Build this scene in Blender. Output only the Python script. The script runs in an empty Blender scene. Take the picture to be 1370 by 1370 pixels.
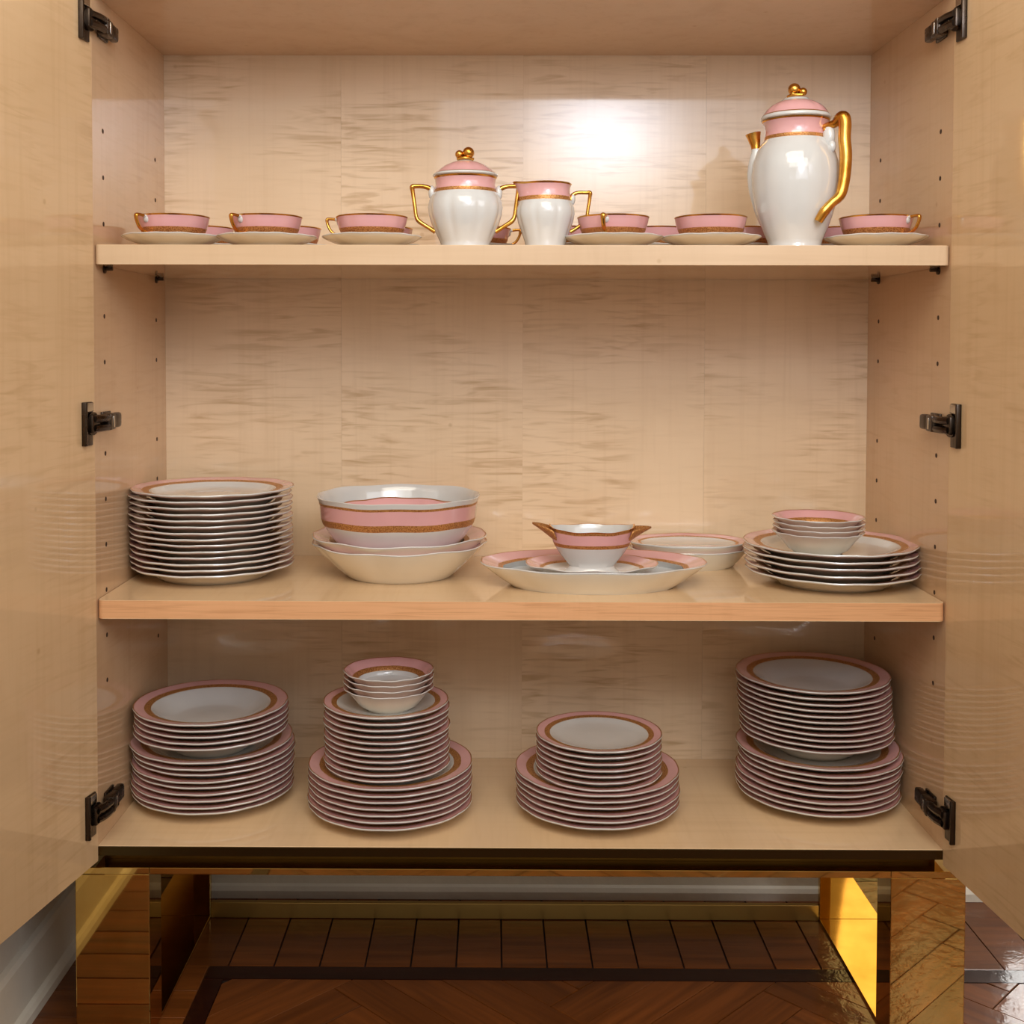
import bpy, bmesh, math, random
from mathutils import Matrix, Vector
random.seed(7)
C = bpy.context.scene.collection
PI = math.pi
ZC = 1.011                      # camera height above the floor (floor z = 0)

# ------------------------------------------------------------ camera
cd = bpy.data.cameras.new('camera'); cam = bpy.data.objects.new('camera', cd); C.objects.link(cam)
cd.sensor_width = 36.0; cd.lens = 1575.0/1370*36
cd.shift_x = (685-648.2)/1370; cd.shift_y = -(685-511.6)/1370
cd.clip_start = 0.02
cam.matrix_world = (Matrix.Translation((-0.0396, -1.67872, ZC)) @ Matrix.Rotation(0.00723, 4, 'Z')
                    @ Matrix.Rotation(PI/2-0.03149, 4, 'X') @ Matrix.Rotation(0.00189, 4, 'Z'))
bpy.context.scene.camera = cam

# ------------------------------------------------------------ world, lights, exposure
sc = bpy.context.scene
w = bpy.data.worlds.new('world'); sc.world = w; w.use_nodes = True
bg = w.node_tree.nodes['Background']; bg.inputs[0].default_value = (1.0, 0.86, 0.67, 1); bg.inputs[1].default_value = 0.42

def area(name, loc, target, sx, sy, power, col, shape='RECTANGLE', spread=PI):
    d = bpy.data.lights.new(name, 'AREA'); d.shape = shape; d.size = sx
    if shape in ('RECTANGLE', 'ELLIPSE'): d.size_y = sy
    d.energy = power; d.color = col; d.spread = spread
    o = bpy.data.objects.new(name, d); C.objects.link(o); o.location = loc
    o.rotation_euler = (Vector(target)-Vector(loc)).to_track_quat('-Z', 'Y').to_euler()
    return o
key = area('key_light', (0.36, -1.90, ZC+0.77), (0.33, -.1, ZC+1.75), 1.2, 1.2, 76, (.80, .87, 1.0), spread=math.radians(150))
# softbox: hot in the middle, falling off to its rim
kd = key.data; kd.use_nodes = True; kt = kd.node_tree; ke = kt.nodes['Emission']
kg = kt.nodes.new('ShaderNodeNewGeometry'); ks = kt.nodes.new('ShaderNodeVectorMath'); ks.operation = 'DISTANCE'; ks.inputs[1].default_value = (.5, .5, 0)
ksep = kt.nodes.new('ShaderNodeSeparateXYZ'); kc = kt.nodes.new('ShaderNodeCombineXYZ'); kt.links.new(kg.outputs['Parametric'], ksep.inputs[0])
kt.links.new(ksep.outputs[0], kc.inputs[0]); kt.links.new(ksep.outputs[1], kc.inputs[1]); kt.links.new(kc.outputs[0], ks.inputs[0])
def kmath(op, a_, b_):
    q = kt.nodes.new('ShaderNodeMath'); q.operation = op
    for i_, v_ in enumerate((a_, b_)):
        if isinstance(v_, (int, float)): q.inputs[i_].default_value = v_
        else: kt.links.new(v_, q.inputs[i_])
    return q.outputs[0]
r2 = kmath('MULTIPLY', ks.outputs['Value'], ks.outputs['Value'])
kt.links.new(kmath('ADD', kmath('POWER', 2.71828, kmath('MULTIPLY', r2, -1/(2*.145**2))), .10), ke.inputs['Strength'])
area('window_light', (2.25, -2.6, ZC+1.0), (0.0, .2, ZC-.3), 1.7, 1.2, 16, (.95, .95, 1.0))
area('ceiling_bounce', (-0.1, -2.9, ZC+1.60), (0, .2, ZC-.1), 3.2, .9, 30, (1.0, .97, .91))
area('ceiling_light', (-0.1, -1.75, ZC+1.55), (0, .1, ZC-.7), 1.6, .9, 23, (1.0, .91, .75))
area('garden_light', (1.35, .80, 1.1), (.9, .0, .3), .85, 1.9, 34, (1.0, .98, .94))
sc.view_settings.view_transform = 'Standard'; sc.view_settings.look = 'None'
sc.view_settings.exposure = 0.14; sc.view_settings.gamma = 1.0; sc.view_settings.use_curve_mapping = False

# ------------------------------------------------------------ materials
def rgb(r, g, b):
    f = lambda c: (c/255/12.92) if c/255 <= .04045 else ((c/255+.055)/1.055)**2.4
    return (f(r), f(g), f(b), 1)
class N:
    def __init__(s, name):
        s.m = bpy.data.materials.new(name); s.m.use_nodes = True; s.t = s.m.node_tree
        s.b = s.t.nodes['Principled BSDF']
    def n(s, k, **kw):
        o = s.t.nodes.new(k)
        for a, v in kw.items():
            if a.startswith('i_'):
                key = a[2:].replace('_', ' ')
                o.inputs[int(key) if key.isdigit() else key].default_value = v
            else: setattr(o, a, v)
        return o
    def l(s, a, b): s.t.links.new(a, b)
    def set(s, **kw):
        for a, v in kw.items(): s.b.inputs[a.replace('_', ' ')].default_value = v
def coords(M, scale=(1, 1, 1), rot=(0, 0, 0), rnd=3.0):
    tc = M.n('ShaderNodeTexCoord'); oi = M.n('ShaderNodeObjectInfo'); mp = M.n('ShaderNodeMapping')
    mul = M.n('ShaderNodeMath', operation='MULTIPLY'); mul.inputs[1].default_value = rnd
    M.l(oi.outputs['Random'], mul.inputs[0])
    add = M.n('ShaderNodeVectorMath', operation='ADD')
    M.l(tc.outputs['Object'], add.inputs[0]); M.l(mul.outputs[0], add.inputs[1])
    mp.inputs['Scale'].default_value = scale; mp.inputs['Rotation'].default_value = rot
    M.l(add.outputs[0], mp.inputs['Vector'])
    return mp.outputs[0], oi.outputs['Random'], add.outputs[0]
def noise(M, vec, scale, detail=3, rough=.5, dist=0):
    o = M.n('ShaderNodeTexNoise'); o.inputs['Scale'].default_value = scale; o.inputs['Detail'].default_value = detail
    o.inputs['Roughness'].default_value = rough; o.inputs['Distortion'].default_value = dist
    M.l(vec, o.inputs['Vector']); return o.outputs['Fac']
def ramp(M, fac, stops):
    o = M.n('ShaderNodeValToRGB'); e = o.color_ramp.elements
    while len(e) < len(stops): e.new(.5)
    for q, (p, c) in zip(e, stops): q.position = p; q.color = c if len(c) == 4 else (*c, 1)
    M.l(fac, o.inputs[0]); return o.outputs[0]
def mix(M, a, b, fac, mode='MIX'):
    o = M.n('ShaderNodeMix', data_type='RGBA', blend_type=mode)
    if isinstance(fac, (int, float)): o.inputs[0].default_value = fac
    else: M.l(fac, o.inputs[0])
    for s, v in ((6, a), (7, b)):
        if isinstance(v, tuple): o.inputs[s].default_value = v
        else: M.l(v, o.inputs[s])
    return o.outputs[2]
def remap(M, v, a, b, c=0, d=1):
    o = M.n('ShaderNodeMapRange', clamp=True)
    for i, x in enumerate((a, b, c, d)): o.inputs[i+1].default_value = x
    M.l(v, o.inputs[0]); return o.outputs[0]
def math2(M, op, a, b):
    o = M.n('ShaderNodeMath', operation=op)
    for i, v in enumerate((a, b)):
        if isinstance(v, (int, float)): o.inputs[i].default_value = v
        else: M.l(v, o.inputs[i])
    return o.outputs[0]

def maple(name, axis='xz', base=(214, 178, 140), curl=1.0, coat=1.0, coat_rough=.06, edge=False):
    """curly maple veneer: grain runs along the second axis letter, figure across it"""
    M = N(name)
    if axis == 'xz':   sc_g = (60, 60, 2.2); sc_f = (10, 10, 100)
    elif axis == 'yx': sc_g = (2.2, 60, 60); sc_f = (85, 6.5, 6.5)     # grain along x (shelves)
    v, rn, raw = coords(M, sc_g)
    mp = M.n('ShaderNodeMapping'); mp.inputs['Scale'].default_value = sc_f; M.l(raw, mp.inputs['Vector'])
    g = noise(M, v, 1.0, 4, .6, .4)
    f1 = noise(M, mp.outputs[0], 1.0, 2.5, .5, .9)
    patch = noise(M, raw, 4.2, 2, .5, 1.0)
    blot = noise(M, raw, 2.3, 3, .6, .6)
    B = rgb(*base); dk = tuple(c*k for c, k in zip(B[:3], (.74, .66, .56)))+(1,); lt = tuple(min(1, c*k) for c, k in zip(B[:3], (1.10, 1.13, 1.18)))+(1,)
    c0 = mix(M, B, lt, remap(M, blot, .35, .7))
    figm = math2(M, 'MULTIPLY', remap(M, f1, .50, .72), remap(M, patch, .42, .60, 0.12, .58*curl))
    c1 = mix(M, c0, dk, figm)
    figl = math2(M, 'MULTIPLY', remap(M, f1, .50, .34), remap(M, patch, .42, .60, 0.08, .45*curl))
    c2 = mix(M, c1, lt, figl)
    c3 = mix(M, c2, dk, remap(M, g, .5, .72, 0, .20))
    if edge:
        me_ = M.n('ShaderNodeMapping'); me_.inputs['Scale'].default_value = (7, 40, 330); M.l(raw, me_.inputs['Vector'])
        c3 = mix(M, c3, dk, remap(M, noise(M, me_.outputs[0], 1.0, 3, .55, 1.2), .48, .66, 0, .55))
    # little pin knots and mineral streaks
    vk = M.n('ShaderNodeTexVoronoi'); vk.inputs['Scale'].default_value = 7.0; M.l(raw, vk.inputs['Vector'])
    c4 = mix(M, c3, dk, remap(M, vk.outputs['Distance'], .035, .015, 0, .6))
    c5 = mix(M, c4, dk, remap(M, rn, 0, 1, 0, .16))
    M.l(c5, M.b.inputs['Base Color'])
    M.set(Roughness=.5, Coat_Weight=coat, Coat_Roughness=coat_rough, Coat_IOR=1.5)
    M.b.inputs['Specular IOR Level'].default_value = .25
    # lacquer is almost flat, with a faint orange peel
    bp = M.n('ShaderNodeBump'); bp.inputs['Strength'].default_value = .004; bp.inputs['Distance'].default_value = .01
    M.l(noise(M, raw, 26, 1, .4), bp.inputs['Height']); M.l(bp.outputs[0], M.b.inputs['Coat Normal'])
    return M.m
m_maple = maple('curly_maple_veneer', base=(230, 202, 167), curl=1.65, coat=.85, coat_rough=.06)
m_side = maple('maple_side_veneer', base=(216, 180, 142), curl=.45)
m_door = maple('maple_door_veneer', base=(216, 182, 140), curl=.8)
m_shelf = maple('maple_shelf_veneer', axis='yx', base=(226, 194, 154), curl=.25, coat_rough=.06)
m_edge = maple('maple_edge_banding', axis='yx', base=(206, 176, 142), curl=0, coat=.4, coat_rough=.3)
m_edge2 = maple('reddish_maple_edge', axis='yx', base=(222, 168, 122), curl=0, coat=.4, edge=True, coat_rough=.3)

def simple(name, col, rough=.5, metal=0, coat=0, spec=.5, cr=.05):
    M = N(name); M.set(Base_Color=col, Roughness=rough, Metallic=metal, Coat_Weight=coat, Coat_Roughness=cr)
    M.b.inputs['Specular IOR Level'].default_value = spec
    return M
def porcelain(name, c, rough=.07):
    M = simple(name, c, rough, 0, .6, .5)
    v, r, raw = coords(M)
    n = noise(M, raw, 18, 2)
    M.l(mix(M, c, tuple(x*.95 for x in c[:3])+(1,), remap(M, n, .4, .7)), M.b.inputs['Base Color'])
    return M.m
m_white = porcelain('white_porcelain', rgb(208, 208, 207))
m_cream = porcelain('cream_porcelain_underside', rgb(228, 220, 202), .12)
m_pink = porcelain('pink_glaze', rgb(220, 167, 168), .10)
M = simple('polished_gilding', rgb(226, 168, 76), .24, 1.0)
v, r, raw = coords(M); n = noise(M, raw, 30, 2)
M.l(mix(M, rgb(236, 180, 88), rgb(196, 132, 50), remap(M, n, .35, .7)), M.b.inputs['Base Color']); m_gold = M.m
M = simple('etched_gold_band', rgb(176, 114, 56), .38, .55)
v, r, raw = coords(M)
vo = M.n('ShaderNodeTexVoronoi'); vo.inputs['Scale'].default_value = 700; M.l(raw, vo.inputs['Vector'])
M.l(mix(M, rgb(214, 158, 96), rgb(160, 104, 56), remap(M, vo.outputs['Distance'], .35, .7)), M.b.inputs['Base Color'])
bp = M.n('ShaderNodeBump'); bp.inputs['Strength'].default_value = .35; bp.inputs['Distance'].default_value = .001
M.l(vo.outputs['Distance'], bp.inputs['Height']); M.l(bp.outputs[0], M.b.inputs['Normal']); m_band = M.m
m_line = simple('thin_gold_line', rgb(178, 122, 74), .3, .6).m

M = simple('polished_brass', rgb(206, 160, 72), .035, 1.0)
v, r, raw = coords(M); n = noise(M, raw, 5, 2)
bp = M.n('ShaderNodeBump'); bp.inputs['Strength'].default_value = .012; bp.inputs['Distance'].default_value = .02
M.l(n, bp.inputs['Height']); M.l(bp.outputs[0], M.b.inputs['Normal']); m_brass = M.m
M.l(mix(M, rgb(222, 184, 106), rgb(206, 166, 88), remap(M, noise(M, raw, 14, 3), .4, .7)), M.b.inputs['Base Color'])
m_satin = simple('satin_brass_rail', rgb(190, 158, 92), .34, 1.0).m
m_bronze = simple('dark_bronze_strip', rgb(86, 72, 44), .24, 1.0).m
M = simple('blackened_nickel', rgb(78, 68, 60), .30, 1.0)
v, r, raw = coords(M); M.l(remap(M, noise(M, raw, 60, 2), .3, .7, .22, .4), M.b.inputs['Roughness']); m_hinge = M.m
m_hinge2 = simple('bright_nickel', rgb(190, 184, 174), .22, 1.0).m
m_hole = simple('dark_pin_hole', rgb(60, 36, 20), .7).m
def parquet(name, a, b):
    M = N(name); v, rn, raw = coords(M, (3, 46, 46), rnd=11.0)
    g = noise(M, v, 1.0, 4, .6, .5)
    c = mix(M, rgb(*a), rgb(*b), remap(M, g, .35, .7))
    c = mix(M, c, tuple(x*.55 for x in rgb(*b)[:3])+(1,), remap(M, rn, 0, 1, 0, .45))
    M.l(c, M.b.inputs['Base Color']); M.set(Roughness=.5, Coat_Weight=.75, Coat_Roughness=.12); M.b.inputs['Specular IOR Level'].default_value = .15
    bp = M.n('ShaderNodeBump'); bp.inputs['Strength'].default_value = .12; bp.inputs['Distance'].default_value = .01
    M.l(noise(M, raw, 34, 3, .6, .5), bp.inputs['Height']); M.l(bp.outputs[0], M.b.inputs['Coat Normal'])
    return M.m
m_parq = parquet('varnished_parquet', (126, 69, 27), (88, 45, 14))
m_parqd = parquet('dark_inlay_strip', (48, 17, 8), (32, 10, 5))
m_gap = simple('dark_floor_joint', rgb(26, 13, 8), .8).m
def plaster(name, c):
    M = simple(name, rgb(*c), .8); v, r, raw = coords(M)
    M.l(mix(M, rgb(*c), tuple(x*.88 for x in rgb(*c)[:3])+(1,), remap(M, noise(M, raw, 6, 4), .35, .7)), M.b.inputs['Base Color'])
    bp = M.n('ShaderNodeBump'); bp.inputs['Strength'].default_value = .15; bp.inputs['Distance'].default_value = .01
    M.l(noise(M, raw, 40, 3), bp.inputs['Height']); M.l(bp.outputs[0], M.b.inputs['Normal']); return M.m
m_wall = plaster('white_painted_wall', (206, 200, 190)); m_skirt = plaster('white_painted_skirting', (222, 216, 204))
M = N('window_glass'); M.set(Base_Color=(1, 1, 1, 1), Roughness=.0, IOR=1.45); M.b.inputs['Transmission Weight'].default_value = 1; m_glass = M.m

# ------------------------------------------------------------ helpers
def link(name, me, parent=None, loc=(0, 0, 0), rot=(0, 0, 0)):
    o = bpy.data.objects.new(name, me); C.objects.link(o); o.location = loc; o.rotation_euler = rot
    if parent: o.parent = parent
    return o
def empty(name, loc, rz=0, parent=None):
    o = bpy.data.objects.new(name, None); C.objects.link(o); o.location = loc; o.rotation_euler = (0, 0, rz)
    o.empty_display_size = .03
    if parent: o.parent = parent
    return o
def tag(o, label, cat, group=None):
    o['label'] = label; o['category'] = cat
    if group: o['group'] = group
    return o
def finish(bm, name, mats, smooth=True, sharp=None):
    bmesh.ops.recalc_face_normals(bm, faces=bm.faces[:])
    me = bpy.data.meshes.new(name); bm.to_mesh(me); bm.free()
    for m in mats: me.materials.append(m)
    if smooth:
        for p in me.polygons: p.use_smooth = True
        if sharp is not None and hasattr(me, 'set_sharp_from_angle'): me.set_sharp_from_angle(angle=math.radians(sharp))
    return me
def add_box(bm, lo, hi, bev=0, seg=2, mi=0):
    g = bmesh.ops.create_cube(bm, size=1)
    for v_ in g['verts']:
        v_.co = Vector([(a+b)/2+(b-a)*c for a, b, c in zip(lo, hi, v_.co)])
    fs = {f for v_ in g['verts'] for f in v_.link_faces}
    for f in fs: f.material_index = mi
    if bev:
        es = list({e for v_ in g['verts'] for e in v_.link_edges})
        r = bmesh.ops.bevel(bm, geom=es, offset=bev, segments=seg, affect='EDGES', profile=.5)
        for f in r['faces']: f.material_index = mi
def box(name, lo, hi, mat, parent=None, bev=.0008, seg=2):
    bm = bmesh.new(); c = [(a+b)/2 for a, b in zip(lo, hi)]
    add_box(bm, [a-q for a, q in zip(lo, c)], [a-q for a, q in zip(hi, c)], bev, seg)
    me = finish(bm, name, [mat], False)
    o = link(name, me, parent); base = Vector(c)
    if parent: base = base
    o.location = base
    return o
def lathe(name, prof, mats, n=96, shape=None, ax=1.0, ay=1.0, zfun=None, close_bottom=True):
    """prof = [(r, z, material index of the band that starts here)], from the foot's middle outside and back in"""
    bm = bmesh.new(); rings = []
    R = max(p[0] for p in prof)
    for r, z, m_ in prof:
        if r < 1e-6: rings.append([bm.verts.new((0, 0, z))]); continue
        ring = []
        for i in range(n):
            t = 2*PI*i/n; k = 1+(shape(t, r/R, z) if shape else 0)
            zz = z+(zfun(t, r/R, z) if zfun else 0)
            ring.append(bm.verts.new((r*k*ax*math.cos(t), r*k*ay*math.sin(t), zz)))
        rings.append(ring)
    for a, b, (r, z, m_) in zip(rings, rings[1:], prof):
        for i in range(n):
            j = (i+1) % n
            if len(a) == 1 and len(b) == 1: continue
            if len(a) == 1: f = bm.faces.new((a[0], b[j], b[i]))
            elif len(b) == 1: f = bm.faces.new((a[i], a[j], b[0]))
            else: f = bm.faces.new((a[i], a[j], b[j], b[i]))
            f.material_index = m_
    return finish(bm, name, mats, True, 50)
def tube(bm, pts, rad, n=12, mi=0, flat=1.0, mfun=None):
    """tube through pts (Catmull-Rom smoothed), rad = number or list"""
    P = [Vector(p) for p in pts]; rr = rad if isinstance(rad, (list, tuple)) else [rad]*len(P)
    Q = []; S = 5
    for i in range(len(P)-1):
        p0 = P[max(i-1, 0)]; p1 = P[i]; p2 = P[i+1]; p3 = P[min(i+2, len(P)-1)]
        for k in range(S):
            t = k/S
            Q.append((.5*((2*p1)+(p2-p0)*t+(2*p0-5*p1+4*p2-p3)*t*t+(3*p1-p0-3*p2+p3)*t**3), rr[i]+(rr[i+1]-rr[i])*t))
    Q.append((P[-1], rr[-1])); rings = []
    nrm = None
    for i, (q, r) in enumerate(Q):
        d = (Q[min(i+1, len(Q)-1)][0]-Q[max(i-1, 0)][0]).normalized()
        if nrm is None:
            up = Vector((0, 1, 0)) if abs(d.y) < .9 else Vector((1, 0, 0))
            nrm = d.cross(up).normalized()
        nrm = (nrm-d*nrm.dot(d)).normalized(); bn = d.cross(nrm)
        rings.append([bm.verts.new(q+nrm*(r*math.cos(2*PI*j/n))+bn*(r*flat*math.sin(2*PI*j/n))) for j in range(n)])
    for i, (a, b) in enumerate(zip(rings, rings[1:])):
        for j in range(n):
            f = bm.faces.new((a[j], a[(j+1) % n], b[(j+1) % n], b[j]))
            f.material_index = mfun(i/len(rings)) if mfun else mi
    for ring in (rings[0][::-1], rings[-1]):
        f = bm.faces.new(ring); f.material_index = mi
def ball(bm, c, r, sx=1, sy=1, sz=1, mi=0, seg=20):
    g = bmesh.ops.create_uvsphere(bm, u_segments=seg, v_segments=seg//2, radius=r)
    for v_ in g['verts']: v_.co = Vector((v_.co.x*sx, v_.co.y*sy, v_.co.z*sz))+Vector(c)
    for f in {f for v_ in g['verts'] for f in v_.link_faces}: f.material_index = mi
def polyslab(name, poly, z0, z1, mat, parent=None, bev=.0015):
    """flat plank from a convex plan polygon, chamfered top edge"""
    cx = sum(p[0] for p in poly)/len(poly); cy = sum(p[1] for p in poly)/len(poly)
    bm = bmesh.new()
    def ring(z, ins):
        out = []
        for x, y in poly:
            dx, dy = x-cx, y-cy; L = math.hypot(dx, dy) or 1
            out.append(bm.verts.new((dx*(1-ins/L), dy*(1-ins/L), z)))
        return out
    a = ring(z0, 0); b = ring(z1-bev*.5, 0); c = ring(z1, bev)
    n = len(poly)
    for p, q in ((a, b), (b, c)):
        for i in range(n): bm.faces.new((p[i], p[(i+1) % n], q[(i+1) % n], q[i]))
    bm.faces.new(c)
    me = finish(bm, name, [mat], False)
    return link(name, me, parent, (cx, cy, 0))
def structure(o): o['kind'] = 'structure'; return o

# ------------------------------------------------------------ the room
FX0, FX1, FY0, FY1 = -.746, 2.2, -2.6, .4605
floor = structure(box('floor', (FX0-.1, FY0, -.06), (FX1, FY1+.1, -.004), m_gap, None, 0))
floor_e = Vector(floor.location)
def plank(poly, mat, nm='plank'):
    o = polyslab(nm, poly, -.006, 0.0+random.uniform(-.0006, .0003), mat)
    o.parent = floor; o.location = o.location - floor_e
    return o
def clip(poly, a, b, c):        # keep a*x+b*y<=c
    out = []
    for i in range(len(poly)):
        p, q = poly[i], poly[(i+1) % len(poly)]; dp = a*p[0]+b*p[1]-c; dq = a*q[0]+b*q[1]-c
        if dp <= 0: out.append(p)
        if dp*dq < 0:
            t = dp/(dp-dq); out.append((p[0]+(q[0]-p[0])*t, p[1]+(q[1]-p[1])*t))
    return out
G = .0012
pw = .0742; x = -.3203-pw*6
while x < FX1:                                   # border planks at right angles to the back wall
    x0, x1 = max(x, FX0), min(x+pw, FX1)
    if x1-x0 > .01: plank([(x0+G, .2055), (x1-G, .2055), (x1-G, FY1-G), (x0+G, FY1-G)], m_parq)
    x += pw
y = .2045
while y > -1.5:                                  # border planks at right angles to the left wall
    plank([(FX0+G, y-pw+G), (-.5005, y-pw+G), (-.5005, y-G), (FX0+G, y-G)], m_parq); y -= pw
plank([(-.4995, .1675), (FX1, .1675), (FX1, .2045), (-.4995, .2045)], m_parqd, 'inlay_strip')
plank([(-.4995, -1.5), (-.4685, -1.5), (-.4685, .1665), (-.4995, .1665)], m_parqd, 'inlay_strip')
HW = .0681; HL = .477; c45 = math.cos(PI/4); ox, oy = .098, .045
for i in range(-60, 60):
    for j in range(-8, 9):
        for kind in (0, 1):
            u0, v0 = (i*HW+j*HL, i*HW-j*HL)
            if kind == 0: r4 = [(u0, v0), (u0+HL, v0), (u0+HL, v0+HW), (u0, v0+HW)]
            else: r4 = [(u0+HL, v0+HW-HL), (u0+HL+HW, v0+HW-HL), (u0+HL+HW, v0+HW), (u0+HL, v0+HW)]
            mu = sum(p[0] for p in r4)/4; mv = sum(p[1] for p in r4)/4
            r4 = [(u-(G*.6 if u > mu else -G*.6), v-(G*.6 if v > mv else -G*.6)) for u, v in r4]
            P = [(ox+(u-v)*c45, oy+(u+v)*c45) for u, v in r4]
            for a, b, c in ((-1, 0, .4675), (0, 1, .1665), (1, 0, 1.65), (0, -1, 1.15)):
                P = clip(P, a, b, c) if P else P
            if len(P) < 3: continue
            ar = abs(sum(P[k][0]*P[(k+1) % len(P)][1]-P[(k+1) % len(P)][0]*P[k][1] for k in range(len(P))))/2
            if ar > 2e-4:
                o = plank(P, m_parq)
                ang = PI/4 if kind == 0 else -PI/4     # grain along the plank
                for v_ in o.data.vertices: v_.co = Matrix.Rotation(-ang, 3, 'Z') @ v_.co
                o.rotation_euler = (0, 0, ang)
structure(box('wall_left', (FX0-.1, FY0, 0), (FX0, FY1+.1, 2.6), m_wall, None, 0))
# back wall, with the glazed opening to the right of the cabinet
wb = bmesh.new()
for lo, hi in (((FX0, FY1, 0), (.86, FY1+.1, 2.6)), ((1.86, FY1, 0), (FX1, FY1+.1, 2.6)), ((.86, FY1, 2.25), (1.86, FY1+.1, 2.6)), ((.86, FY1, 0), (1.86, FY1+.1, .06))):
    add_box(wb, lo, hi)
structure(link('wall_back', finish(wb, 'wall_back', [m_wall], False)))
win = structure(empty('window_1', (1.36, FY1+.05, .06)))
fb = bmesh.new()
for lo, hi in (((-.5, -.03, 0), (-.44, .03, 2.19)), ((.44, -.03, 0), (.5, .03, 2.19)), ((-.44, -.03, 0), (.44, .03, .07)), ((-.44, -.03, 2.12), (.44, .03, 2.19)), ((-.02, -.02, .07), (.02, .02, 2.12))):
    add_box(fb, lo, hi, .003)
link('window_frame', finish(fb, 'window_frame', [m_skirt], True, 35), win)
for sx in (-.23, .23):
    gb = bmesh.new(); add_box(gb, (sx-.21, -.003, .07), (sx+.21, .003, 2.12)); link('pane', finish(gb, 'pane', [m_glass], False), win)
def skirting(name, x0, x1, horizontal):
    prof = [(0, 0), (.022, 0), (.022, .014), (.018, .021), (.012, .024), (.012, .096), (.008, .104), (0, .106)]
    bm = bmesh.new(); A = []; B = []
    for d, z in prof:
        if horizontal: A.append(bm.verts.new((x0, FY1-d, z))); B.append(bm.verts.new((x1, FY1-d, z)))
        else: A.append(bm.verts.new((FX0+d, x0, z))); B.append(bm.verts.new((FX0+d, x1, z)))
    for i in range(len(prof)-1): bm.faces.new((A[i], A[i+1], B[i+1], B[i]))
    bm.faces.new(A); bm.faces.new(B[::-1])
    return structure(link(name, finish(bm, name, [m_skirt], False)))
skirting('baseboard_back', FX0, .86, True); skirting('baseboard_left', FY0, FY1, False)

# ------------------------------------------------------------ the cabinet
D = .3684; X = .61; T = .018
z_ceil = ZC+.49974; s1t, s1b = ZC+.14268, ZC+.11464; s2t, s2b = ZC-.36787, ZC-.3948; zf = ZC-.72518
zplate = ZC-.757
cab = tag(empty('display_cabinet', (0, 0, 0)), 'open lacquered maple cabinet on polished brass legs holding the pink porcelain', 'cabinet')
for s in (-1, 1):
    xs = sorted((s*X, s*(X+T)))
    box('side_panel', (xs[0], .0, zf-.014), (xs[1], D+.012, z_ceil+.02), m_side, cab, .0006)
bp_ = box('back_panel', (-X, D+.002, zf-.014), (X, D+.012, z_ceil+.02), m_side, cab, 0)
seams = [-X, -.3034, .0120, .3277, X]
for k in range(4):
    x0, x1 = seams[k]+.0001, seams[k+1]-.0001
    bm = bmesh.new(); h = (z_ceil-zf)/2; wd = (x1-x0)/2
    add_box(bm, (-wd, 0, -h), (wd, .0022, h))
    if k % 2:                                     # book-matched: every second leaf is flipped over
        pass
    o = link('veneer_leaf', finish(bm, 'veneer_leaf', [m_maple], False), bp_)
    o.location = Vector(((x0+x1)/2, D, (z_ceil+zf)/2)) - bp_.location
box('top_panel', (-X, 0, z_ceil), (X, D, z_ceil+.02), m_side, cab, .0006)
box('bottom_panel', (-X, .001, zf-.0135), (X, D, zf), m_shelf, cab, .0004)
def shelf(zb, zt, me):
    bm = bmesh.new(); r = .008; y0, y1, x1 = .0015, D-.001, X-.0012
    pts = [(-x1, y1), (-x1, y0+r)]
    for i in range(1, 7):
        a = PI+i/6*PI/2; pts.append((-x1+r+r*math.cos(a), y0+r+r*math.sin(a)))
    for i in range(0, 7):
        a = 1.5*PI+i/6*PI/2; pts.append((x1-r+r*math.cos(a), y0+r+r*math.sin(a)))
    pts.append((x1, y1)); h = (zt-zb)/2; yc = (y0+y1)/2
    A = [bm.verts.new((x_, y_-yc, -h)) for x_, y_ in pts]; B = [bm.verts.new((x_, y_-yc, h)) for x_, y_ in pts]
    fb_ = bm.faces.new(A[::-1]); ft = bm.faces.new(B); n = len(pts)
    for i in range(n):
        f = bm.faces.new((A[i], A[(i+1) % n], B[(i+1) % n], B[i])); f.material_index = 1
    bmesh.ops.bevel(bm, geom=list(ft.edges)+list(fb_.edges), offset=.0006, segments=2, affect='EDGES')
    o = link('shelf', finish(bm, 'shelf', [m_shelf, me], False), cab, (0, yc, (zb+zt)/2)); return o
shelf(s1b, s1t, m_edge); shelf(s2b, s2t, m_edge2)
# shelf supports: a pin with a round flange against the side and a spoon under the shelf
sb = bmesh.new()
def cyl(bm, c, r, h, axis='X', n=20, mi=0):
    g = bmesh.ops.create_cone(bm, cap_ends=True, segments=n, radius1=r, radius2=r, depth=h)
    R = {'X': Matrix.Rotation(PI/2, 3, 'Y'), 'Y': Matrix.Rotation(PI/2, 3, 'X'), 'Z': Matrix.Identity(3)}[axis]
    for v_ in g['verts']: v_.co = R @ v_.co + Vector(c)
    for f in {f for v_ in g['verts'] for f in v_.link_faces}: f.material_index = mi
cyl(sb, (.0012, 0, -.0045), .0058, .0024); cyl(sb, (.007, 0, -.0035), .0028, .012); cyl(sb, (.008, 0, -.0012), .0052, .0022, 'Z')
me_sup = finish(sb, 'shelf_support', [m_hinge], True, 40)
for zb in (s1b, s2b):
    for y_ in (.046, .312):
        for s in (-1, 1):
            o = link('shelf_support', me_sup, cab, (s*(X-.0001), y_, zb-.0002), (0, 0, 0 if s < 0 else PI))
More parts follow.
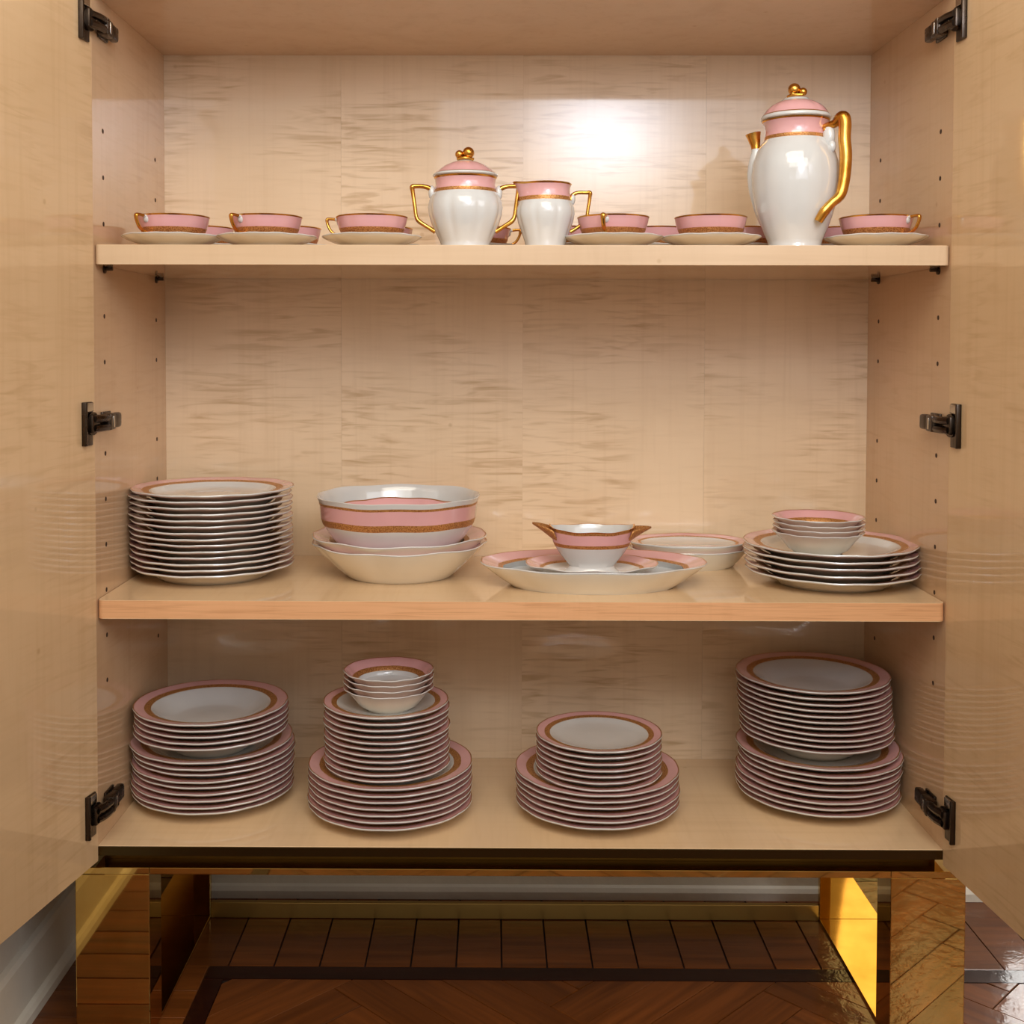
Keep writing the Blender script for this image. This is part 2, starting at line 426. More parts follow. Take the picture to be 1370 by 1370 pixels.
for s in (-1, 1):                                  # rows of small pin holes
    hb = bmesh.new()
    for k in range(-8, 8):
        z_ = ZC+.0415+.0672*k if k < 3 else ZC+.1761+.0676*(k-2)
        if k == 2: z_ = ZC+.1761
        if z_ < zf+.03 or z_ > ZC+.32 or abs(z_-(ZC+.1087)) < .03: continue
        for y_ in (.0460, .3120):
            if abs(z_-(ZC-.093)) < .02 or abs(z_-s2b) < .016: continue
            cyl(hb, (0, y_, z_), .0034, .0006, 'X', 12)
    o = link('pin_hole_row', finish(hb, 'pin_hole_row', [m_hole], True, 40), cab, (s*(X-.0002), 0, 0)); o['kind'] = 'stuff'
    o['label'] = 'two columns of small dark shelf pin holes'
# doors with three hinges each
def door(s, ang):
    z0, z1 = ZC-.747, z_ceil+.018; Wd = .60; th = .02; zc = (z0+z1)/2
    bm = bmesh.new(); xs = sorted((0, s*th))
    add_box(bm, (xs[0], -Wd, z0-zc), (xs[1], 0, z1-zc), 0)          # inner face at local x = 0
    d = link('door', finish(bm, 'door', [m_door], False), cab, (s*(X-.0003), -.0012, zc), (0, 0, s*ang))
    for zh, arm in ((.456, 1), (-.112, 1), (-.672, 1)):
        h = bmesh.new()
        # cup plate on the door, with its rounded lobe
        q = -s                                                           # inward
        def bx(x0, x1, y0, y1, z_0, z_1, b=.0012, mi=0):
            xx = sorted((q*x0, q*x1)); add_box(h, (xx[0], y0, z_0), (xx[1], y1, z_1), b, 2, mi)
        bx(0, .0035, -.036, -.010, -.031, .031)
        bx(0, .0075, -.036, -.031, -.031, .031, .001)
        cyl(h, (q*.0035, -.0150, 0), .0165, .007, 'X', 28)
        bx(.0035, .012, -.026, -.006, -.0125, .0125)
        bx(.003, .006, -.034, -.012, .017, .030, .001, 1)                # bright damper cap
        link_ = [(q*.010, -.020, 0), (q*.0125, -.008, 0), (q*.0130, .004, 0), (q*.012, .016, 0)]
        for zz in (-.0065, .0065):
            tube(h, [(a, b_, zz) for a, b_, _ in link_], .0055, 8)
        # arm screwed to the cabinet side, rotated back out of the door's angle
        ca, sa = math.cos(-s*ang), math.sin(-s*ang)
        h2 = bmesh.new()
        def bx2(x0, x1, y0, y1, z_0, z_1, b=.0015, mi=0):
            xx = sorted((q*x0, q*x1)); add_box(h2, (xx[0], y0, z_0), (xx[1], y1, z_1), b, 2, mi)
        bx2(.002, .0175, .016, .046, -.0120, .0120, .003)
        bx2(.0035, .016, .044, .076, -.0105, .0115, .004)
        bx2(.0, .004, .026, .062, -.014, .014, .001)
        bx2(.0168, .0182, .030, .036, -.008, .008, .0004, 1)
        bx2(.013, .0185, .018, .026, -.0115, .0115, .001)
        me2 = bpy.data.meshes.new('tmp'); h2.to_mesh(me2); h2.free()
        for v_ in me2.vertices:
            x_, y_ = v_.co.x, v_.co.y; v_.co.x = x_*ca-y_*sa; v_.co.y = x_*sa+y_*ca
        h.from_mesh(me2); bpy.data.meshes.remove(me2)
        o = link('hinge', finish(h, 'hinge', [m_hinge, m_hinge2], True, 35), d, (0, 0, ZC+zh-zc))
    return d
door(-1, math.radians(10.0)); door(1, math.radians(5.6))
# dark bronze edge strip and recessed plinth
box('edge_strip', (-X, -.0005, zf-.0145), (X, .004, zf-.0012), m_bronze, cab, .0004)
pl = box('plinth', (-X, .030, zplate), (X, .05, zf-.0135), m_bronze, cab, .0003)
# brass base
ztop = zplate; zund = ZC-.767; LX0, LX1 = .536, .644
for a, b in ((-LX1, -LX0), (-LX0+.0006, LX0-.0006), (LX0, LX1)):
    box('brass_top_rail', (a, -.001, zund+.0002), (b, D+.006, ztop), m_brass, cab, .0006)
for s in (-1, 1):
    xs = sorted((s*LX0, s*LX1)); leg = empty('leg', (0, 0, 0), 0, cab)
    fp = box('front_post', (xs[0], 0, 0.0006), (xs[1], .060, zund), m_brass, None, .0012); fp.parent = leg
    fx = box('foot_plate', (xs[0], .0605, 0.0006), (xs[1], D-.006, .005), m_brass, None, .0006); fx.parent = leg
    bx_ = box('back_post', (xs[0], D-.0055, 0.0006), (xs[1], D+.006, zund), m_brass, None, .0006); bx_.parent = leg
box('back_rail', (-LX0+.0005, D-.004, 0.0006), (LX0-.0005, D+.006, ZC-.983), m_satin, cab, .0008)

# ------------------------------------------------------------ porcelain: meshes
W_, U_, P_, G_, B_, L_ = 0, 1, 2, 3, 4, 5
MATS = [m_white, m_cream, m_pink, m_gold, m_band, m_line]
def notch(a, n=12, w_=.085, alt=.6):
    def f(t, k, z):
        s = 0
        for i in range(n):
            d = (t-2*PI*i/n+PI) % (2*PI)-PI
            s += (1 if i % 2 else alt)*math.exp(-(d/w_)**2)
        return -a*s*max(0, (k-.55)/.45)
    return f
def wave(a, n=12):
    return lambda t, k, z: a*(math.cos(n*t)+.5*math.cos(n/2*t+.7))*max(0, (k-.6)/.4)
def plate_profile(R, h, foot, well, wellr, rim_in):
    """R rim radius, h height, foot ring radius, well = height of the centre's top, wellr / rim_in where the rim starts"""
    t = .0040; zi = h-(R-rim_in)*.17
    e = R*.014
    return [(0, .0028, U_), (foot-.006, .0028, U_), (foot-.005, 0, U_), (foot-.001, 0, U_), (foot+.002, .0035, U_),
            (wellr+.007, .0062, U_), (rim_in+.004, zi-t+.0002, U_), (R-.004, h-.0040, U_), (R-.0010, h-.0030, W_),
            (R, h-.0014, W_), (R-.0005, h, L_), (R-.0022, h-.0002, P_),
            (rim_in+(R-rim_in)*.40, zi+(h-zi)*.40, B_), (rim_in, zi, W_), (rim_in-.004, zi-.0016, W_),
            (wellr+.001, well+.0016, W_), (wellr-.006, well, W_), (wellr*.5, well-.0002, W_), (0, well-.0003, W_)]
me_dinner = lathe('dinner_plate', plate_profile(.1275, .0220, .078, .0098, .084, .0988), MATS, 108, notch(.008), zfun=wave(.00012))
me_dinner2 = lathe('dinner_plate', plate_profile(.1277, .0225, .085, .0093, .0875, .0990), MATS, 108, notch(.009), zfun=wave(.00032))
me_charger = lathe('charger', plate_profile(.1322, .0232, .087, .0103, .0900, .1050), MATS, 108, notch(.008), zfun=wave(.00032))
me_salad = lathe('salad_plate', plate_profile(.0966, .0180, .058, .0094, .0635, .0755), MATS, 96, notch(.007), zfun=wave(.0001))
def soup_profile(R, h, well, foot):
    zi = h-.0050; ri = .0925
    return [(0, .003, U_), (foot-.006, .003, U_), (foot-.005, 0, U_), (foot-.001, 0, U_), (foot+.003, .004, U_), (foot+.014, .011, U_),
            (ri-.002, zi-.0040, U_), (ri+.006, zi-.0030, U_), (R-.004, h-.0040, U_), (R-.0010, h-.0030, W_), (R, h-.0014, W_), (R-.0005, h, L_), (R-.0022, h-.0002, P_),
            (ri+(R-ri)*.38, zi+(h-zi)*.38, B_), (ri, zi, W_), (ri-.003, zi-.0018, W_), (foot+.014, well+.008, W_),
            (foot+.002, well+.0018, W_), (foot-.006, well, W_), (foot*.5, well, W_), (0, well, W_)]
me_soup = lathe('soup_plate', soup_profile(.1203, .0345, .0093, .060), MATS, 108, notch(.008), zfun=wave(.0001))
def bowl_profile(R, h, well, foot):
    return [(0, .003, U_), (foot-.005, .003, U_), (foot-.004, 0, U_), (foot-.001, 0, U_), (foot+.001, .0025, U_), (foot+.010, .0075, U_),
            (R*.80, h*.56, U_), (R*.93, h*.86, U_), (R-.0008, h-.0020, W_), (R, h-.0008, W_), (R-.0007, h, L_), (R-.0020, h-.0006, P_),
            (R*.93-.002, h*.86+.0018, P_), (R*.80, h*.56+.0042, B_), (R*.69, h*.40+.0042, W_), (foot+.009, well+.002, W_), (foot, well, W_), (0, well, W_)]
me_bowl = lathe('small_bowl', bowl_profile(.0690, .0340, .0085, .037), MATS, 96, notch(.014), zfun=wave(.0003))

def dish(name, a, b, h, foot, well, scal=.025, nn=8, wav=.0012, slope=.0, band=True):
    R = 1.0*a; k = b/a
    P = [(0, .003, U_), (foot-.006, .003, U_), (foot-.004, 0, U_), (foot-.001, 0, U_), (foot+.002, .003, U_), (foot+(R-foot)*.40, h*.36, U_),
         (foot+(R-foot)*.75, h*.70, U_), (R-.0010, h-.0026, W_), (R, h-.0012, W_), (R-.0008, h, L_), (R-.0028, h-.0004, P_),
         (R-.028, h-.0085, B_), (R-.036, h-.0110, W_), (foot+(R-foot)*.42, h*.44, W_), (foot+.002, well+.002, W_), (foot-.008, well, W_), (0, well, W_)]
    return lathe(name, P, MATS, 120, notch(scal, nn, .12, .8), 1.0, k, wave(wav, nn))
me_big1 = dish('serving_bowl', .1405, .1405, .055, .086, .0115, .018, 8, .0009)
me_oval = dish('oval_dish', .1000, .0730, .0320, .074, .0105, .008, 8, .0003)
P = [(0, .003, U_), (.068, .003, U_), (.070, 0, U_), (.073, 0, U_), (.076, .004, U_), (.086, .013, U_), (.096, .0250, U_), (.0990, .0290, W_), (.1000, .0306, W_), (.0992, .0320, L_), (.0972, .0316, P_),
     (.0840, .0290, B_), (.0790, .0280, W_), (.070, .0262, W_), (0, .0258, W_)]
me_ovalflat = lathe('oval_dish', P, MATS, 120, notch(.008, 8, .12, .8), 1.0, .73, wave(.0003, 8))
me_platter = dish('oval_platter', .1755, .1080, .0375, .128, .0115, .020, 8, .0007)
# deep salad bowl with the band outside: softly squared, eight panels
def square(a, nn=4):
    def f(t, k, z): return a*(math.cos(4*(t-.0))*-.5) - .012*sum(math.exp(-(((t-(PI/8+PI/4*i)+PI) % (2*PI)-PI)/.07)**2) for i in range(8))*max(0, k-.5)
    return f
Hb = .1075
P = [(0, .004, W_), (.062, .004, W_), (.064, 0, W_), (.070, 0, W_), (.072, .006, W_), (.090, .022, W_), (.110, .044, W_), (.122, .064, B_),
     (.1255, .0745, P_), (.1275, .0955, B_), (.1290, .0995, W_), (.1300, .1030, W_), (.1312, Hb-.0008, W_), (.1302, Hb, W_), (.1285, Hb-.002, W_),
     (.1240, .0955, W_), (.1215, .076, W_), (.107, .046, W_), (.086, .024, W_), (.066, .0115, W_), (0, .0105, W_)]
me_deep = lathe('deep_bowl', P, MATS, 128, square(.03), zfun=lambda t, k, z: .0008*math.cos(8*t)*max(0, (k-.7)/.3))
P = [(0, .003, W_), (.040, .003, W_), (.042, 0, W_), (.047, 0, W_), (.052, .010, W_), (.074, .040, W_), (.088, .066, W_), (.0935, .0775, L_), (.0925, .079, L_), (.0905, .0775, P_),
     (.084, .064, P_), (.080, .056, B_), (.076, .050, W_), (.060, .026, W_), (.046, .009, W_), (0, .008, W_)]
me_inner = lathe('nested_bowl', P, MATS, 96, notch(.02, 8, .12, .8), zfun=wave(.0010, 8))

# ------------------------------------------------------------ porcelain: stacks of plates
ORD = ['', 'second', 'third', 'fourth', 'fifth', 'sixth', 'seventh', 'eighth', 'ninth', 'tenth', 'eleventh', 'twelfth', 'thirteenth', 'fourteenth']
def stack(name, cat, me, x, y, z, n, dz, desc, where, group, jit=.0022, lean=(0, 0), rise=None):
    for k in range(n):                              # k = 0 is the lowest
        jx = random.uniform(-jit, jit); jy = random.uniform(-jit, jit)
        o = link(name, me, None, (x+jx+lean[0]*k, y+jy+lean[1]*k, z+k*dz+.0001), (0, 0, random.randrange(12)*PI/6+random.uniform(-.12, .12)))
        i = n-1-k                                   # i = 0 is the top one
        pos = 'topmost' if i == 0 else ('lowest' if k == 0 else (ORD[i]+' from the top' if i <= n//2 else ('second lowest' if k == 1 else ORD[k]+' from the bottom')))
        tag(o, f'{desc}, {pos} {where}', cat, group)
e = .0
stack('dinner_plate', 'plate', me_dinner, -.4862, .1875, zf, 9, .0098, 'pink-banded dinner plate', 'of nine under the soup plates, bottom shelf left', 'dinner plates in the left stack on the cabinet floor', .0028)
stack('soup_plate', 'plate', me_soup, -.4848, .1710, zf+9*.0098, 5, .0094, 'pink-banded soup plate', 'of five heading the bottom left stack', 'soup plates in the left stack on the cabinet floor', .0012)
stack('dinner_plate', 'plate', me_dinner, -.1985, .1350, zf, 7, .0098, 'pink-banded dinner plate', 'of seven under the stack crowned by bowls', 'dinner plates below the stack with bowls', .0016)
stack('salad_plate', 'plate', me_salad, -.2010, .1210, zf+7*.0098, 11, .0094, 'small pink-banded plate', 'of eleven beneath four bowls, cabinet floor', 'small plates in the stack with bowls', .0020, (-.0002, 0))
stack('small_bowl', 'bowl', me_bowl, -.1975, .1040, zf+7*.0098+11*.0094, 4, .0086, 'small scalloped pink bowl', 'of four on small plates, cabinet floor', 'small bowls on the bottom shelf stack', .0010)
stack('dinner_plate', 'plate', me_dinner, .1243, .1420, zf, 6, .0098, 'pink-banded dinner plate', 'of six in the lowest, second from right stack', 'dinner plates in the shortest stack', .0016)
stack('salad_plate', 'plate', me_salad, .1240, .1170, zf+6*.0098, 7, .0094, 'small pink-banded plate', 'of seven with bare white top plate', 'small plates in the shortest stack', .0014, (.0002, 0))
stack('dinner_plate', 'plate', me_dinner, .4815, .1930, zf, 8, .0098, 'pink-banded dinner plate', 'of eight under the soup plates, bottom shelf right', 'dinner plates in the right stack on the cabinet floor', .0028, (.0002, 0))
stack('soup_plate', 'plate', me_soup, .4815, .1980, zf+8*.0098, 11, .0091, 'pink-banded soup plate', 'of eleven heading the tall right stack', 'soup plates in the right stack on the cabinet floor', .0012, (-.0009, 0))
stack('dinner_plate', 'plate', me_dinner2, -.4865, .1880, s2t, 14, .0093, 'wavy-edged dinner plate', 'of fourteen on the middle shelf, far left', 'dinner plates stacked on the middle shelf', .0026, (-.0001, 0))
stack('charger', 'plate', me_charger, .4875, .1530, s2t, 5, .0103, 'large pink-banded plate', 'of five on the middle shelf, far right', 'large plates on the middle shelf', .0022)
stack('small_bowl', 'bowl', me_bowl, .4590, .1210, s2t+5*.0103, 4, .0075, 'small scalloped pink bowl', 'of four on the large plates, middle shelf', 'small bowls on the middle shelf', .0010)
stack('serving_bowl', 'bowl', me_big1, -.1890, .2030, s2t, 2, .0117, 'wide scalloped serving bowl with creamy underside', 'of two beneath the deep bowl', 'wide serving bowls on the middle shelf', .0006)
o = link('deep_bowl', me_deep, None, (-.1895, .1900, s2t+.0117*2+.0001), (0, 0, .05)); zdb = s2t+.0117*2
tag(o, 'deep white bowl with pink and gold outer band on two wide bowls', 'bowl')
o = link('nested_bowl', me_inner, None, (-.1920, .190, zdb+.0110), (0, 0, .3)); tag(o, 'small pink-lined bowl nested inside the deep white bowl', 'bowl')
o = link('oval_platter', me_platter, None, (.1150, .1255, s2t+.0001), (0, 0, .0)); tag(o, 'large oval platter with wavy pink rim under the gravy boat', 'platter')
stack('oval_dish', 'dish', me_oval, .2880, .2860, s2t, 2, .0108, 'oval dish with flat white middle', 'of two behind the gravy boat', 'oval dishes at the back of the middle shelf', .0008)
for o in bpy.data.objects:
    if o.name == 'oval_dish.001': o.data = me_ovalflat; o.rotation_euler.z = .0
    if o.name == 'oval_dish': o.rotation_euler.z = .0

# gravy boat with its attached saucer
gx, gy, gz = .1125, .1230, s2t+.0119
boat = tag(empty('gravy_boat', (gx, gy, gz)), 'two-lipped gravy boat with gilt spouts fixed to its pink saucer', 'gravy boat')
a, k = .1030, .76; sh = .0235
P = [(0, .003, U_), (.045, .003, U_), (.047, 0, U_), (.050, 0, U_), (.052, .003, U_), (.078, .012, U_), (a-.001, sh-.0022, W_), (a, sh-.001, W_), (a-.0007, sh, L_), (a-.0025, sh-.0004, P_),
     (.080, .0165, B_), (.074, .0140, W_), (.060, .0090, W_), (.046, .0075, W_), (0, .0075, W_)]
link('saucer', lathe('boat_saucer', P, MATS, 96, notch(.02, 8, .12, .8), 1, k, wave(.0010, 8)), boat)
def boatz(t, kk, z):                                # rim rises toward the two lips
    return (.0060*abs(math.cos(t))**6)*max(0, (z-.045)/.03) + .0008*math.cos(8*t)*max(0, (z-.06)/.02)
H = .0755
P = [(0, .0076, W_), (.041, .0076, W_), (.042, .0100, W_), (.036, .0155, W_), (.0345, .0185, W_), (.040, .0260, W_), (.050, .0380, W_), (.0575, .0490, B_), (.0605, .0545, P_), (.0635, .0700, B_),
     (.0655, H-.0015, G_), (.0665, H, G_), (.0640, H-.0005, W_), (.0600, .068, W_), (.0565, .052, W_), (.045, .034, W_), (.030, .023, W_), (0, .021, W_)]
link('bowl_body', lathe('boat_body', P, MATS, 96, notch(.012, 8, .12, .8), 1, .70, boatz), boat)
for s in (-1, 1):                                   # pointed gilt lips at both ends
    bm = bmesh.new(); n = 14; rows = []
    for i in range(9):
        t = i/8; xo = .0600+.0305*t; zc_ = .0600+.0165*t**.8+(.008 if s < 0 else .002)*t; wd = .030*(1-t)**.8+.0025; dp = .019*(1-t)**1.1+.002
        row = []
        for j in range(n+1):
            q = j/n*PI; row.append(bm.verts.new((s*(xo-.010*math.sin(q)*(1-t)), -wd*math.cos(q)*.72, zc_+.016*(1-t)-dp*math.sin(q)*1.15-.002*(1-t))))
        rows.append(row)
    for r0, r1 in zip(rows, rows[1:]):
        for j in range(n): bm.faces.new((r0[j], r0[j+1], r1[j+1], r1[j]))
    bm.faces.new(rows[-1])
    me = finish(bm, 'spout', [m_band, m_gold], True, 60)
    o = link('spout', me, boat); md = o.modifiers.new('solid', 'SOLIDIFY'); md.thickness = .0018; md.offset = 0
    o['label'] = 'gilt pointed lip'

# ------------------------------------------------------------ tea cups on the top shelf
P = [(0, .0025, U_), (.028, .0025, U_), (.029, 0, U_), (.0315, 0, U_), (.033, .0025, U_), (.050, .0070, U_), (.066, .0130, U_), (.0738, .0172, W_), (.0748, .0184, W_), (.0741, .0194, L_), (.0725, .0190, P_),
     (.060, .0142, B_), (.055, .0124, W_), (.044, .0080, W_), (.030, .0052, W_), (0, .0048, W_)]
me_saucer = lathe('saucer', P, MATS, 84, notch(.014, 12, .09), zfun=wave(.0004))
def lobes(t, k, z): return -.012*sum(math.exp(-(((t-PI/4*i-PI/8+PI) % (2*PI)-PI)/.10)**2) for i in range(8))*max(0, min(1, (z-.008)/.02))
P = [(0, .002, W_), (.024, .002, W_), (.025, 0, W_), (.0275, 0, W_), (.030, .004, W_), (.0365, .0085, W_), (.0415, .0125, W_), (.0448, .0165, B_), (.0488, .0250, P_), (.0518, .0350, P_), (.0530, .0412, G_), (.0538, .0428, G_), (.0528, .0436, G_), (.0518, .0428, W_),
     (.0500, .0330, W_), (.0450, .0185, W_), (.034, .0095, W_), (.020, .0060, W_), (0, .0055, W_)]
me_cup = lathe('cup_body', P, MATS, 84, lobes)
bm = bmesh.new()
tube(bm, [(.0470, 0, .0385), (.0560, 0, .0405), (.0655, 0, .0415), (.0690, 0, .0400), (.0680, 0, .0330), (.0635, 0, .0240), (.0560, 0, .0180), (.0440, 0, .0150)],
     [.0030, .0023, .0022, .0026, .0022, .0022, .0020, .0028], 10, 0, 1.5, lambda t: 1 if .0 < t < .13 else 0)
ball(bm, (.0500, 0, .0370), .0052, .8, 1.2, 1.3, 1, 12)
me_cuph = finish(bm, 'handle', [m_gold, m_white], True, 60)
cups = []
def place_cup(x, y, deg, lab, slab, group):
    so = link('saucer', me_saucer, None, (x, y, s1t+.0001), (0, 0, random.uniform(0, 6))); tag(so, slab, 'saucer', group[1])
    dx = random.uniform(-.001, .001)
    c = tag(empty('teacup', (x+dx, y, s1t+.0052), math.radians(deg)), lab, 'cup', group[0])
    b = link('cup_body', me_cup, c); h = link('handle', me_cuph, c); h['label'] = 'angular gilt handle'
gF = ('teacups in the front row of the top shelf', 'saucers in the front row of the top shelf')
gR = ('teacups in the back row of the top shelf', 'saucers in the back row of the top shelf')
front = [(-.5195, 236, 'pink gilt teacup at far left of the front row', 'saucer under the far left teacup of the front row'),
         (-.3790, 234, 'pink gilt teacup second from left in the front row', 'saucer under the second teacup from left, front row'),
         (-.2210, 172, 'pink gilt teacup with handle pointing left, beside the sugar bowl', 'saucer under the teacup just left of the sugar bowl'),
         (.1400, 252, 'pink teacup with front-facing handle, just right of the creamer', 'saucer under the teacup just right of the creamer'),
         (.2850, 80, 'pink teacup with hidden handle, left of the tall pot', 'saucer under the teacup just left of the tall pot'),
         (.5310, 312, 'pink gilt teacup at far right of the front row', 'saucer under the far right teacup, right of the pot')]
for x, dg, a_, b_ in front: place_cup(x, .0870, dg, a_, b_, gF)
back = [(-.5190, 80, 'pink teacup in the back row behind the two left front cups', 'saucer of the back row behind the far left cup'),
        (-.3765, 100, 'pink teacup in the back row behind the second front cup', 'saucer of the back row behind the second front cup'),
        (-.2245, 60, 'pink teacup in the back row behind the third front cup', 'saucer of the back row behind the third front cup'),
        (-.0650, 0, 'back row teacup hidden behind the sugar bowl, gilt handle showing', 'saucer in the back row behind the sugar bowl'),
        (.0850, 100, 'pink teacup in the back row, between creamer and front cup', 'saucer in the back row behind the creamer'),
        (.2280, 90, 'pink teacup in the back row, between two front cups', 'back row saucer between the cups left of the pot'),
        (.3690, 70, 'pink teacup in the back row just left of the tall pot', 'saucer in the back row left of the tall pot'),
        (.5290, 90, 'pink teacup in the back row just right of the tall pot', 'saucer in the back row right of the tall pot')]
for x, dg, a_, b_ in back: place_cup(x, .2600, dg, a_, b_, gR)

def ribs(n, amp, z0, z1, wdt=.10):
    return lambda t, k, z: -amp*sum(math.exp(-(((t-2*PI*(i+.5)/n+PI) % (2*PI)-PI)/wdt)**2) for i in range(n))*max(0, min(1, (z-z0)/.012))*max(0, min(1, (z1-z)/.012))
# ------------------------------------------------------------ sugar bowl
sx_, sy_ = -.0815, .0900
SG = tag(empty('sugar_bowl', (sx_, sy_, s1t+.0001)), 'lidded two-handled white sugar bowl with pink band and gilt knob', 'sugar bowl')
P = [(0, .003, W_), (.031, .003, W_), (.032, 0, W_), (.0362, 0, W_), (.0370, .003, W_), (.0360, .006, W_), (.0380, .012, W_), (.0440, .024, W_), (.0505, .038, W_), (.0552, .052, W_), (.0562, .063, W_), (.0545, .073, W_),
     (.0500, .0815, W_), (.0470, .0845, B_), (.0460, .0895, P_), (.0448, .0960, P_), (.0455, .1050, G_), (.0472, .1072, G_), (.0462, .1080, W_), (.0440, .1060, W_), (.0430, .0900, W_), (.050, .070, W_), (.045, .03, W_), (.03, .008, W_), (0, .007, W_)]
link('bowl_body', lathe('sugar_body', P, MATS, 96, ribs(8, .035, .012, .083)), SG)
def jug_handle(s, pts, rad):
    bm = bmesh.new()
    tube(bm, [(s*a, 0, b) for a, b in pts], rad, 12, 0, 1.5)
    return bm
HP = [(.0480, .0815), (.0520, .0905), (.0620, .0945), (.0745, .0950), (.0795, .0935), (.0785, .0850), (.0755, .0640), (.0735, .0500), (.0690, .0425), (.0560, .0340), (.0450, .0270)]
for s in (-1, 1):
    bm = jug_handle(s, HP, [.0046, .0040, .0033, .0034, .0040, .0032, .0030, .0031, .0036, .0031, .0036])
    ball(bm, (s*.0500, 0, .0850), .0062, .9, 1.3, 1.8, 1, 14); ball(bm, (s*.0470, 0, .0740), .0050, .6, 1.2, 2.0, 1, 14)
    o = link('handle', finish(bm, 'handle', [m_gold, m_white], True, 60), SG); o['label'] = 'angular gilt handle'
P = [(0, .1075, W_), (.0440, .1075, W_), (.0478, .1085, W_), (.0490, .1100, W_), (.0485, .1118, W_), (.0470, .1128, L_), (.0455, .1138, P_), (.0400, .1190, P_), (.0320, .1248, P_), (.0230, .1288, L_), (.0215, .1295, W_), (.0140, .1318, W_), (.0080, .1340, W_), (0, .1345, W_)]
lid = link('lid', lathe('lid', P, MATS, 96, ribs(8, .02, .108, .14)), SG)
bm = bmesh.new()
ball(bm, (.0045, -.003, .1440), .0088, 1, 1, 1, 0, 24); ball(bm, (-.0090, -.002, .1420), .0064, 1, 1, 1, 0, 20); ball(bm, (-.002, .006, .1400), .0060, 1, 1, 1, 0, 18)
tube(bm, [(-.012, -.006, .1345), (0, -.010, .1360), (.012, -.004, .1345)], .0022, 8)
link('finial', finish(bm, 'finial', [m_gold], True, 80), lid)

# ------------------------------------------------------------ creamer
CR = tag(empty('creamer', (.0383, .0900, s1t+.0001), 0), 'small white cream jug with pink and gold neck, beside the sugar bowl', 'creamer')
P = [(0, .003, W_), (.025, .003, W_), (.026, 0, W_), (.0290, 0, W_), (.0295, .006, W_), (.0315, .014, W_), (.0365, .028, W_), (.0415, .042, W_), (.0438, .053, W_), (.0430, .062, W_), (.0400, .0695, W_), (.0388, .0720, B_),
     (.0375, .0780, P_), (.0365, .0840, P_), (.0368, .0915, P_), (.0382, .0955, G_), (.0394, .0975, G_), (.0380, .0985, G_), (.0362, .0960, W_), (.0345, .085, W_), (.0370, .070, W_), (.041, .053, W_), (.033, .025, W_), (.02, .008, W_), (0, .007, W_)]
def lip(t, k, z):
    base = -.035*sum(math.exp(-(((t-2*PI*(i+.5)/8+PI) % (2*PI)-PI)/.10)**2) for i in range(8))*max(0, min(1, (z-.012)/.012))*max(0, min(1, (.073-z)/.012))
    d = (t-PI*1.02+PI) % (2*PI)-PI
    return base+.26*math.exp(-(d/.42)**2)*max(0, min(1, (z-.070)/.028))
link('jug_body', lathe('creamer_body', P, MATS, 96, lip, zfun=lambda t, k, z: .003*math.exp(-(((t-PI*1.02+PI) % (2*PI)-PI)/.4)**2)*max(0, min(1, (z-.085)/.012))), CR)
HP = [(.0375, .0740), (.0410, .0820), (.0490, .0855), (.0620, .0855), (.0665, .0850), (.0660, .0770), (.0635, .0600), (.0615, .0480), (.0560, .0400), (.0470, .0330), (.0370, .0270)]
bm = jug_handle(1, HP, [.0038, .0032, .0027, .0028, .0034, .0027, .0026, .0027, .0029, .0026, .0030])
ball(bm, (.0405, 0, .0760), .0052, .8, 1.2, 1.8, 1, 14)
o = link('handle', finish(bm, 'handle', [m_gold, m_white], True, 60), CR); o['label'] = 'angular gilt handle'

# ------------------------------------------------------------ tall coffee pot
pa = math.radians(-40)
PT = tag(empty('coffee_pot', (.4115, .0930, s1t+.0001), pa), 'tall lidded white coffee pot with thick gilt handle and pink neck', 'coffee pot')
P = [(0, .004, W_), (.033, .004, W_), (.035, 0, W_), (.0400, 0, W_), (.0408, .003, W_), (.0385, .0075, W_), (.0400, .014, W_), (.0470, .030, W_), (.0540, .048, W_), (.0595, .068, W_), (.0635, .092, W_), (.0645, .112, W_), (.0625, .130, W_), (.0565, .148, W_),
     (.0490, .1600, W_), (.0462, .1635, B_), (.0450, .1690, P_), (.0440, .1760, P_), (.0455, .1850, P_), (.0480, .1900, G_), (.0495, .1918, G_), (.0480, .1926, W_), (.0450, .188, W_), (.0425, .175, W_), (.046, .160, W_), (.060, .115, W_), (.045, .03, W_), (.03, .009, W_), (0, .008, W_)]
link('pot_body', lathe('pot_body', P, MATS, 112, ribs(8, .010, .02, .155)), PT)
bm = bmesh.new()                                    # spout hugs the belly and opens in a gilt lip; local -x
pts = [(-.0480, 0, .040), (-.0530, 0, .062), (-.0585, 0, .090), (-.0605, 0, .115), (-.0590, 0, .135), (-.0580, 0, .150), (-.0590, 0, .160), (-.0625, 0, .1775)]
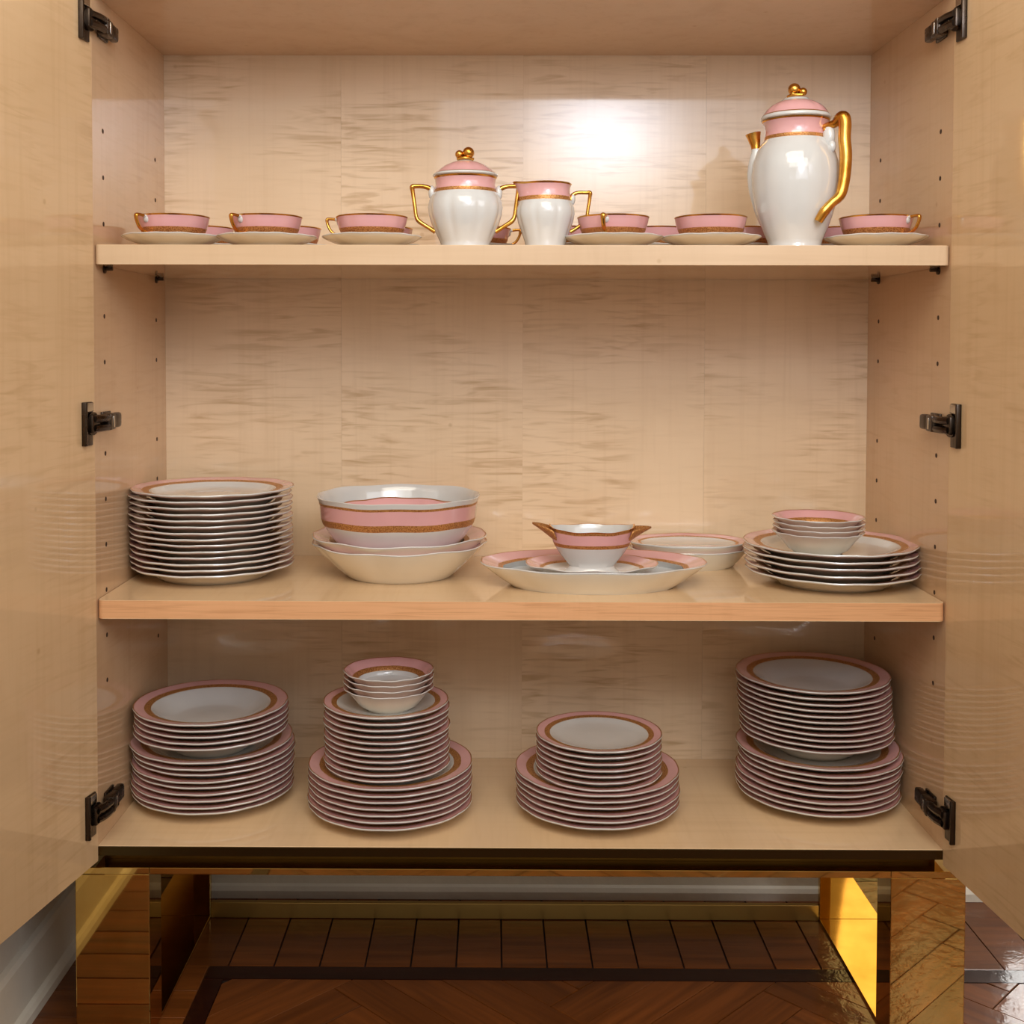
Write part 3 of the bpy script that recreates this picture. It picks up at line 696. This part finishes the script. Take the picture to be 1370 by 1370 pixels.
tube(bm, pts, [.003, .007, .0095, .0105, .0095, .0065, .0072, .0118], 18, 0, 1.0, lambda t: 1 if t > .74 else 0)
o = link('spout', finish(bm, 'spout', [m_white, m_gold], True, 60), PT, rot=(0, 0, math.radians(20))); o['label'] = 'white spout with gilt lip'
bm = bmesh.new()
HP = [(.0440, 0, .1780), (.0530, 0, .1800), (.0620, 0, .1820), (.0690, 0, .1885), (.0745, 0, .1890), (.0765, 0, .1780), (.0760, 0, .1580), (.0780, 0, .1380), (.0780, 0, .1200), (.0770, -.002, .0980), (.0750, -.006, .0800), (.0720, -.011, .0715), (.0660, -.018, .0640), (.0580, -.0250, .0520), (.0500, -.0280, .0380)]
tube(bm, HP, [.0045, .0052, .0062, .0084, .0092, .0092, .0090, .0090, .0088, .0084, .0078, .0070, .0064, .0070, .0060], 18, 0, 1.1)
ball(bm, (.0520, 0, .1640), .0085, 1.1, .9, 2.0, 1, 18); ball(bm, (.0570, 0, .1490), .0070, .9, .9, 1.3, 1, 16); ball(bm, (.0475, 0, .1740), .0040, 1, 1.6, 1, 0, 12)
o = link('handle', finish(bm, 'handle', [m_gold, m_white], True, 60), PT); o['label'] = 'thick gilt scroll handle with white leaf'
P = [(0, .1925, W_), (.0440, .1925, W_), (.0485, .1932, W_), (.0510, .1945, W_), (.0515, .1965, W_), (.0500, .1995, L_), (.0485, .2012, P_), (.0440, .2080, P_), (.0380, .2140, P_), (.0290, .2190, L_), (.0270, .2200, W_), (.0200, .2235, W_), (.0190, .2250, W_), (.0090, .2275, W_), (0, .2280, W_)]
lid = link('lid', lathe('lid', P, MATS, 96, ribs(8, .02, .194, .23)), PT)
bm = bmesh.new()
ball(bm, (-.0025, -.001, .2395), .0092, 1, 1, 1, 0, 24); ball(bm, (.0095, .003, .2350), .0062, 1, 1, 1, 0, 20); ball(bm, (-.001, -.008, .2315), .0042, 1, 1, 1, 0, 14)
tube(bm, [(-.010, -.006, .2290), (0, -.010, .2300), (.012, -.004, .2295)], .0024, 8)
link('finial', finish(bm, 'finial', [m_gold], True, 80), lid)
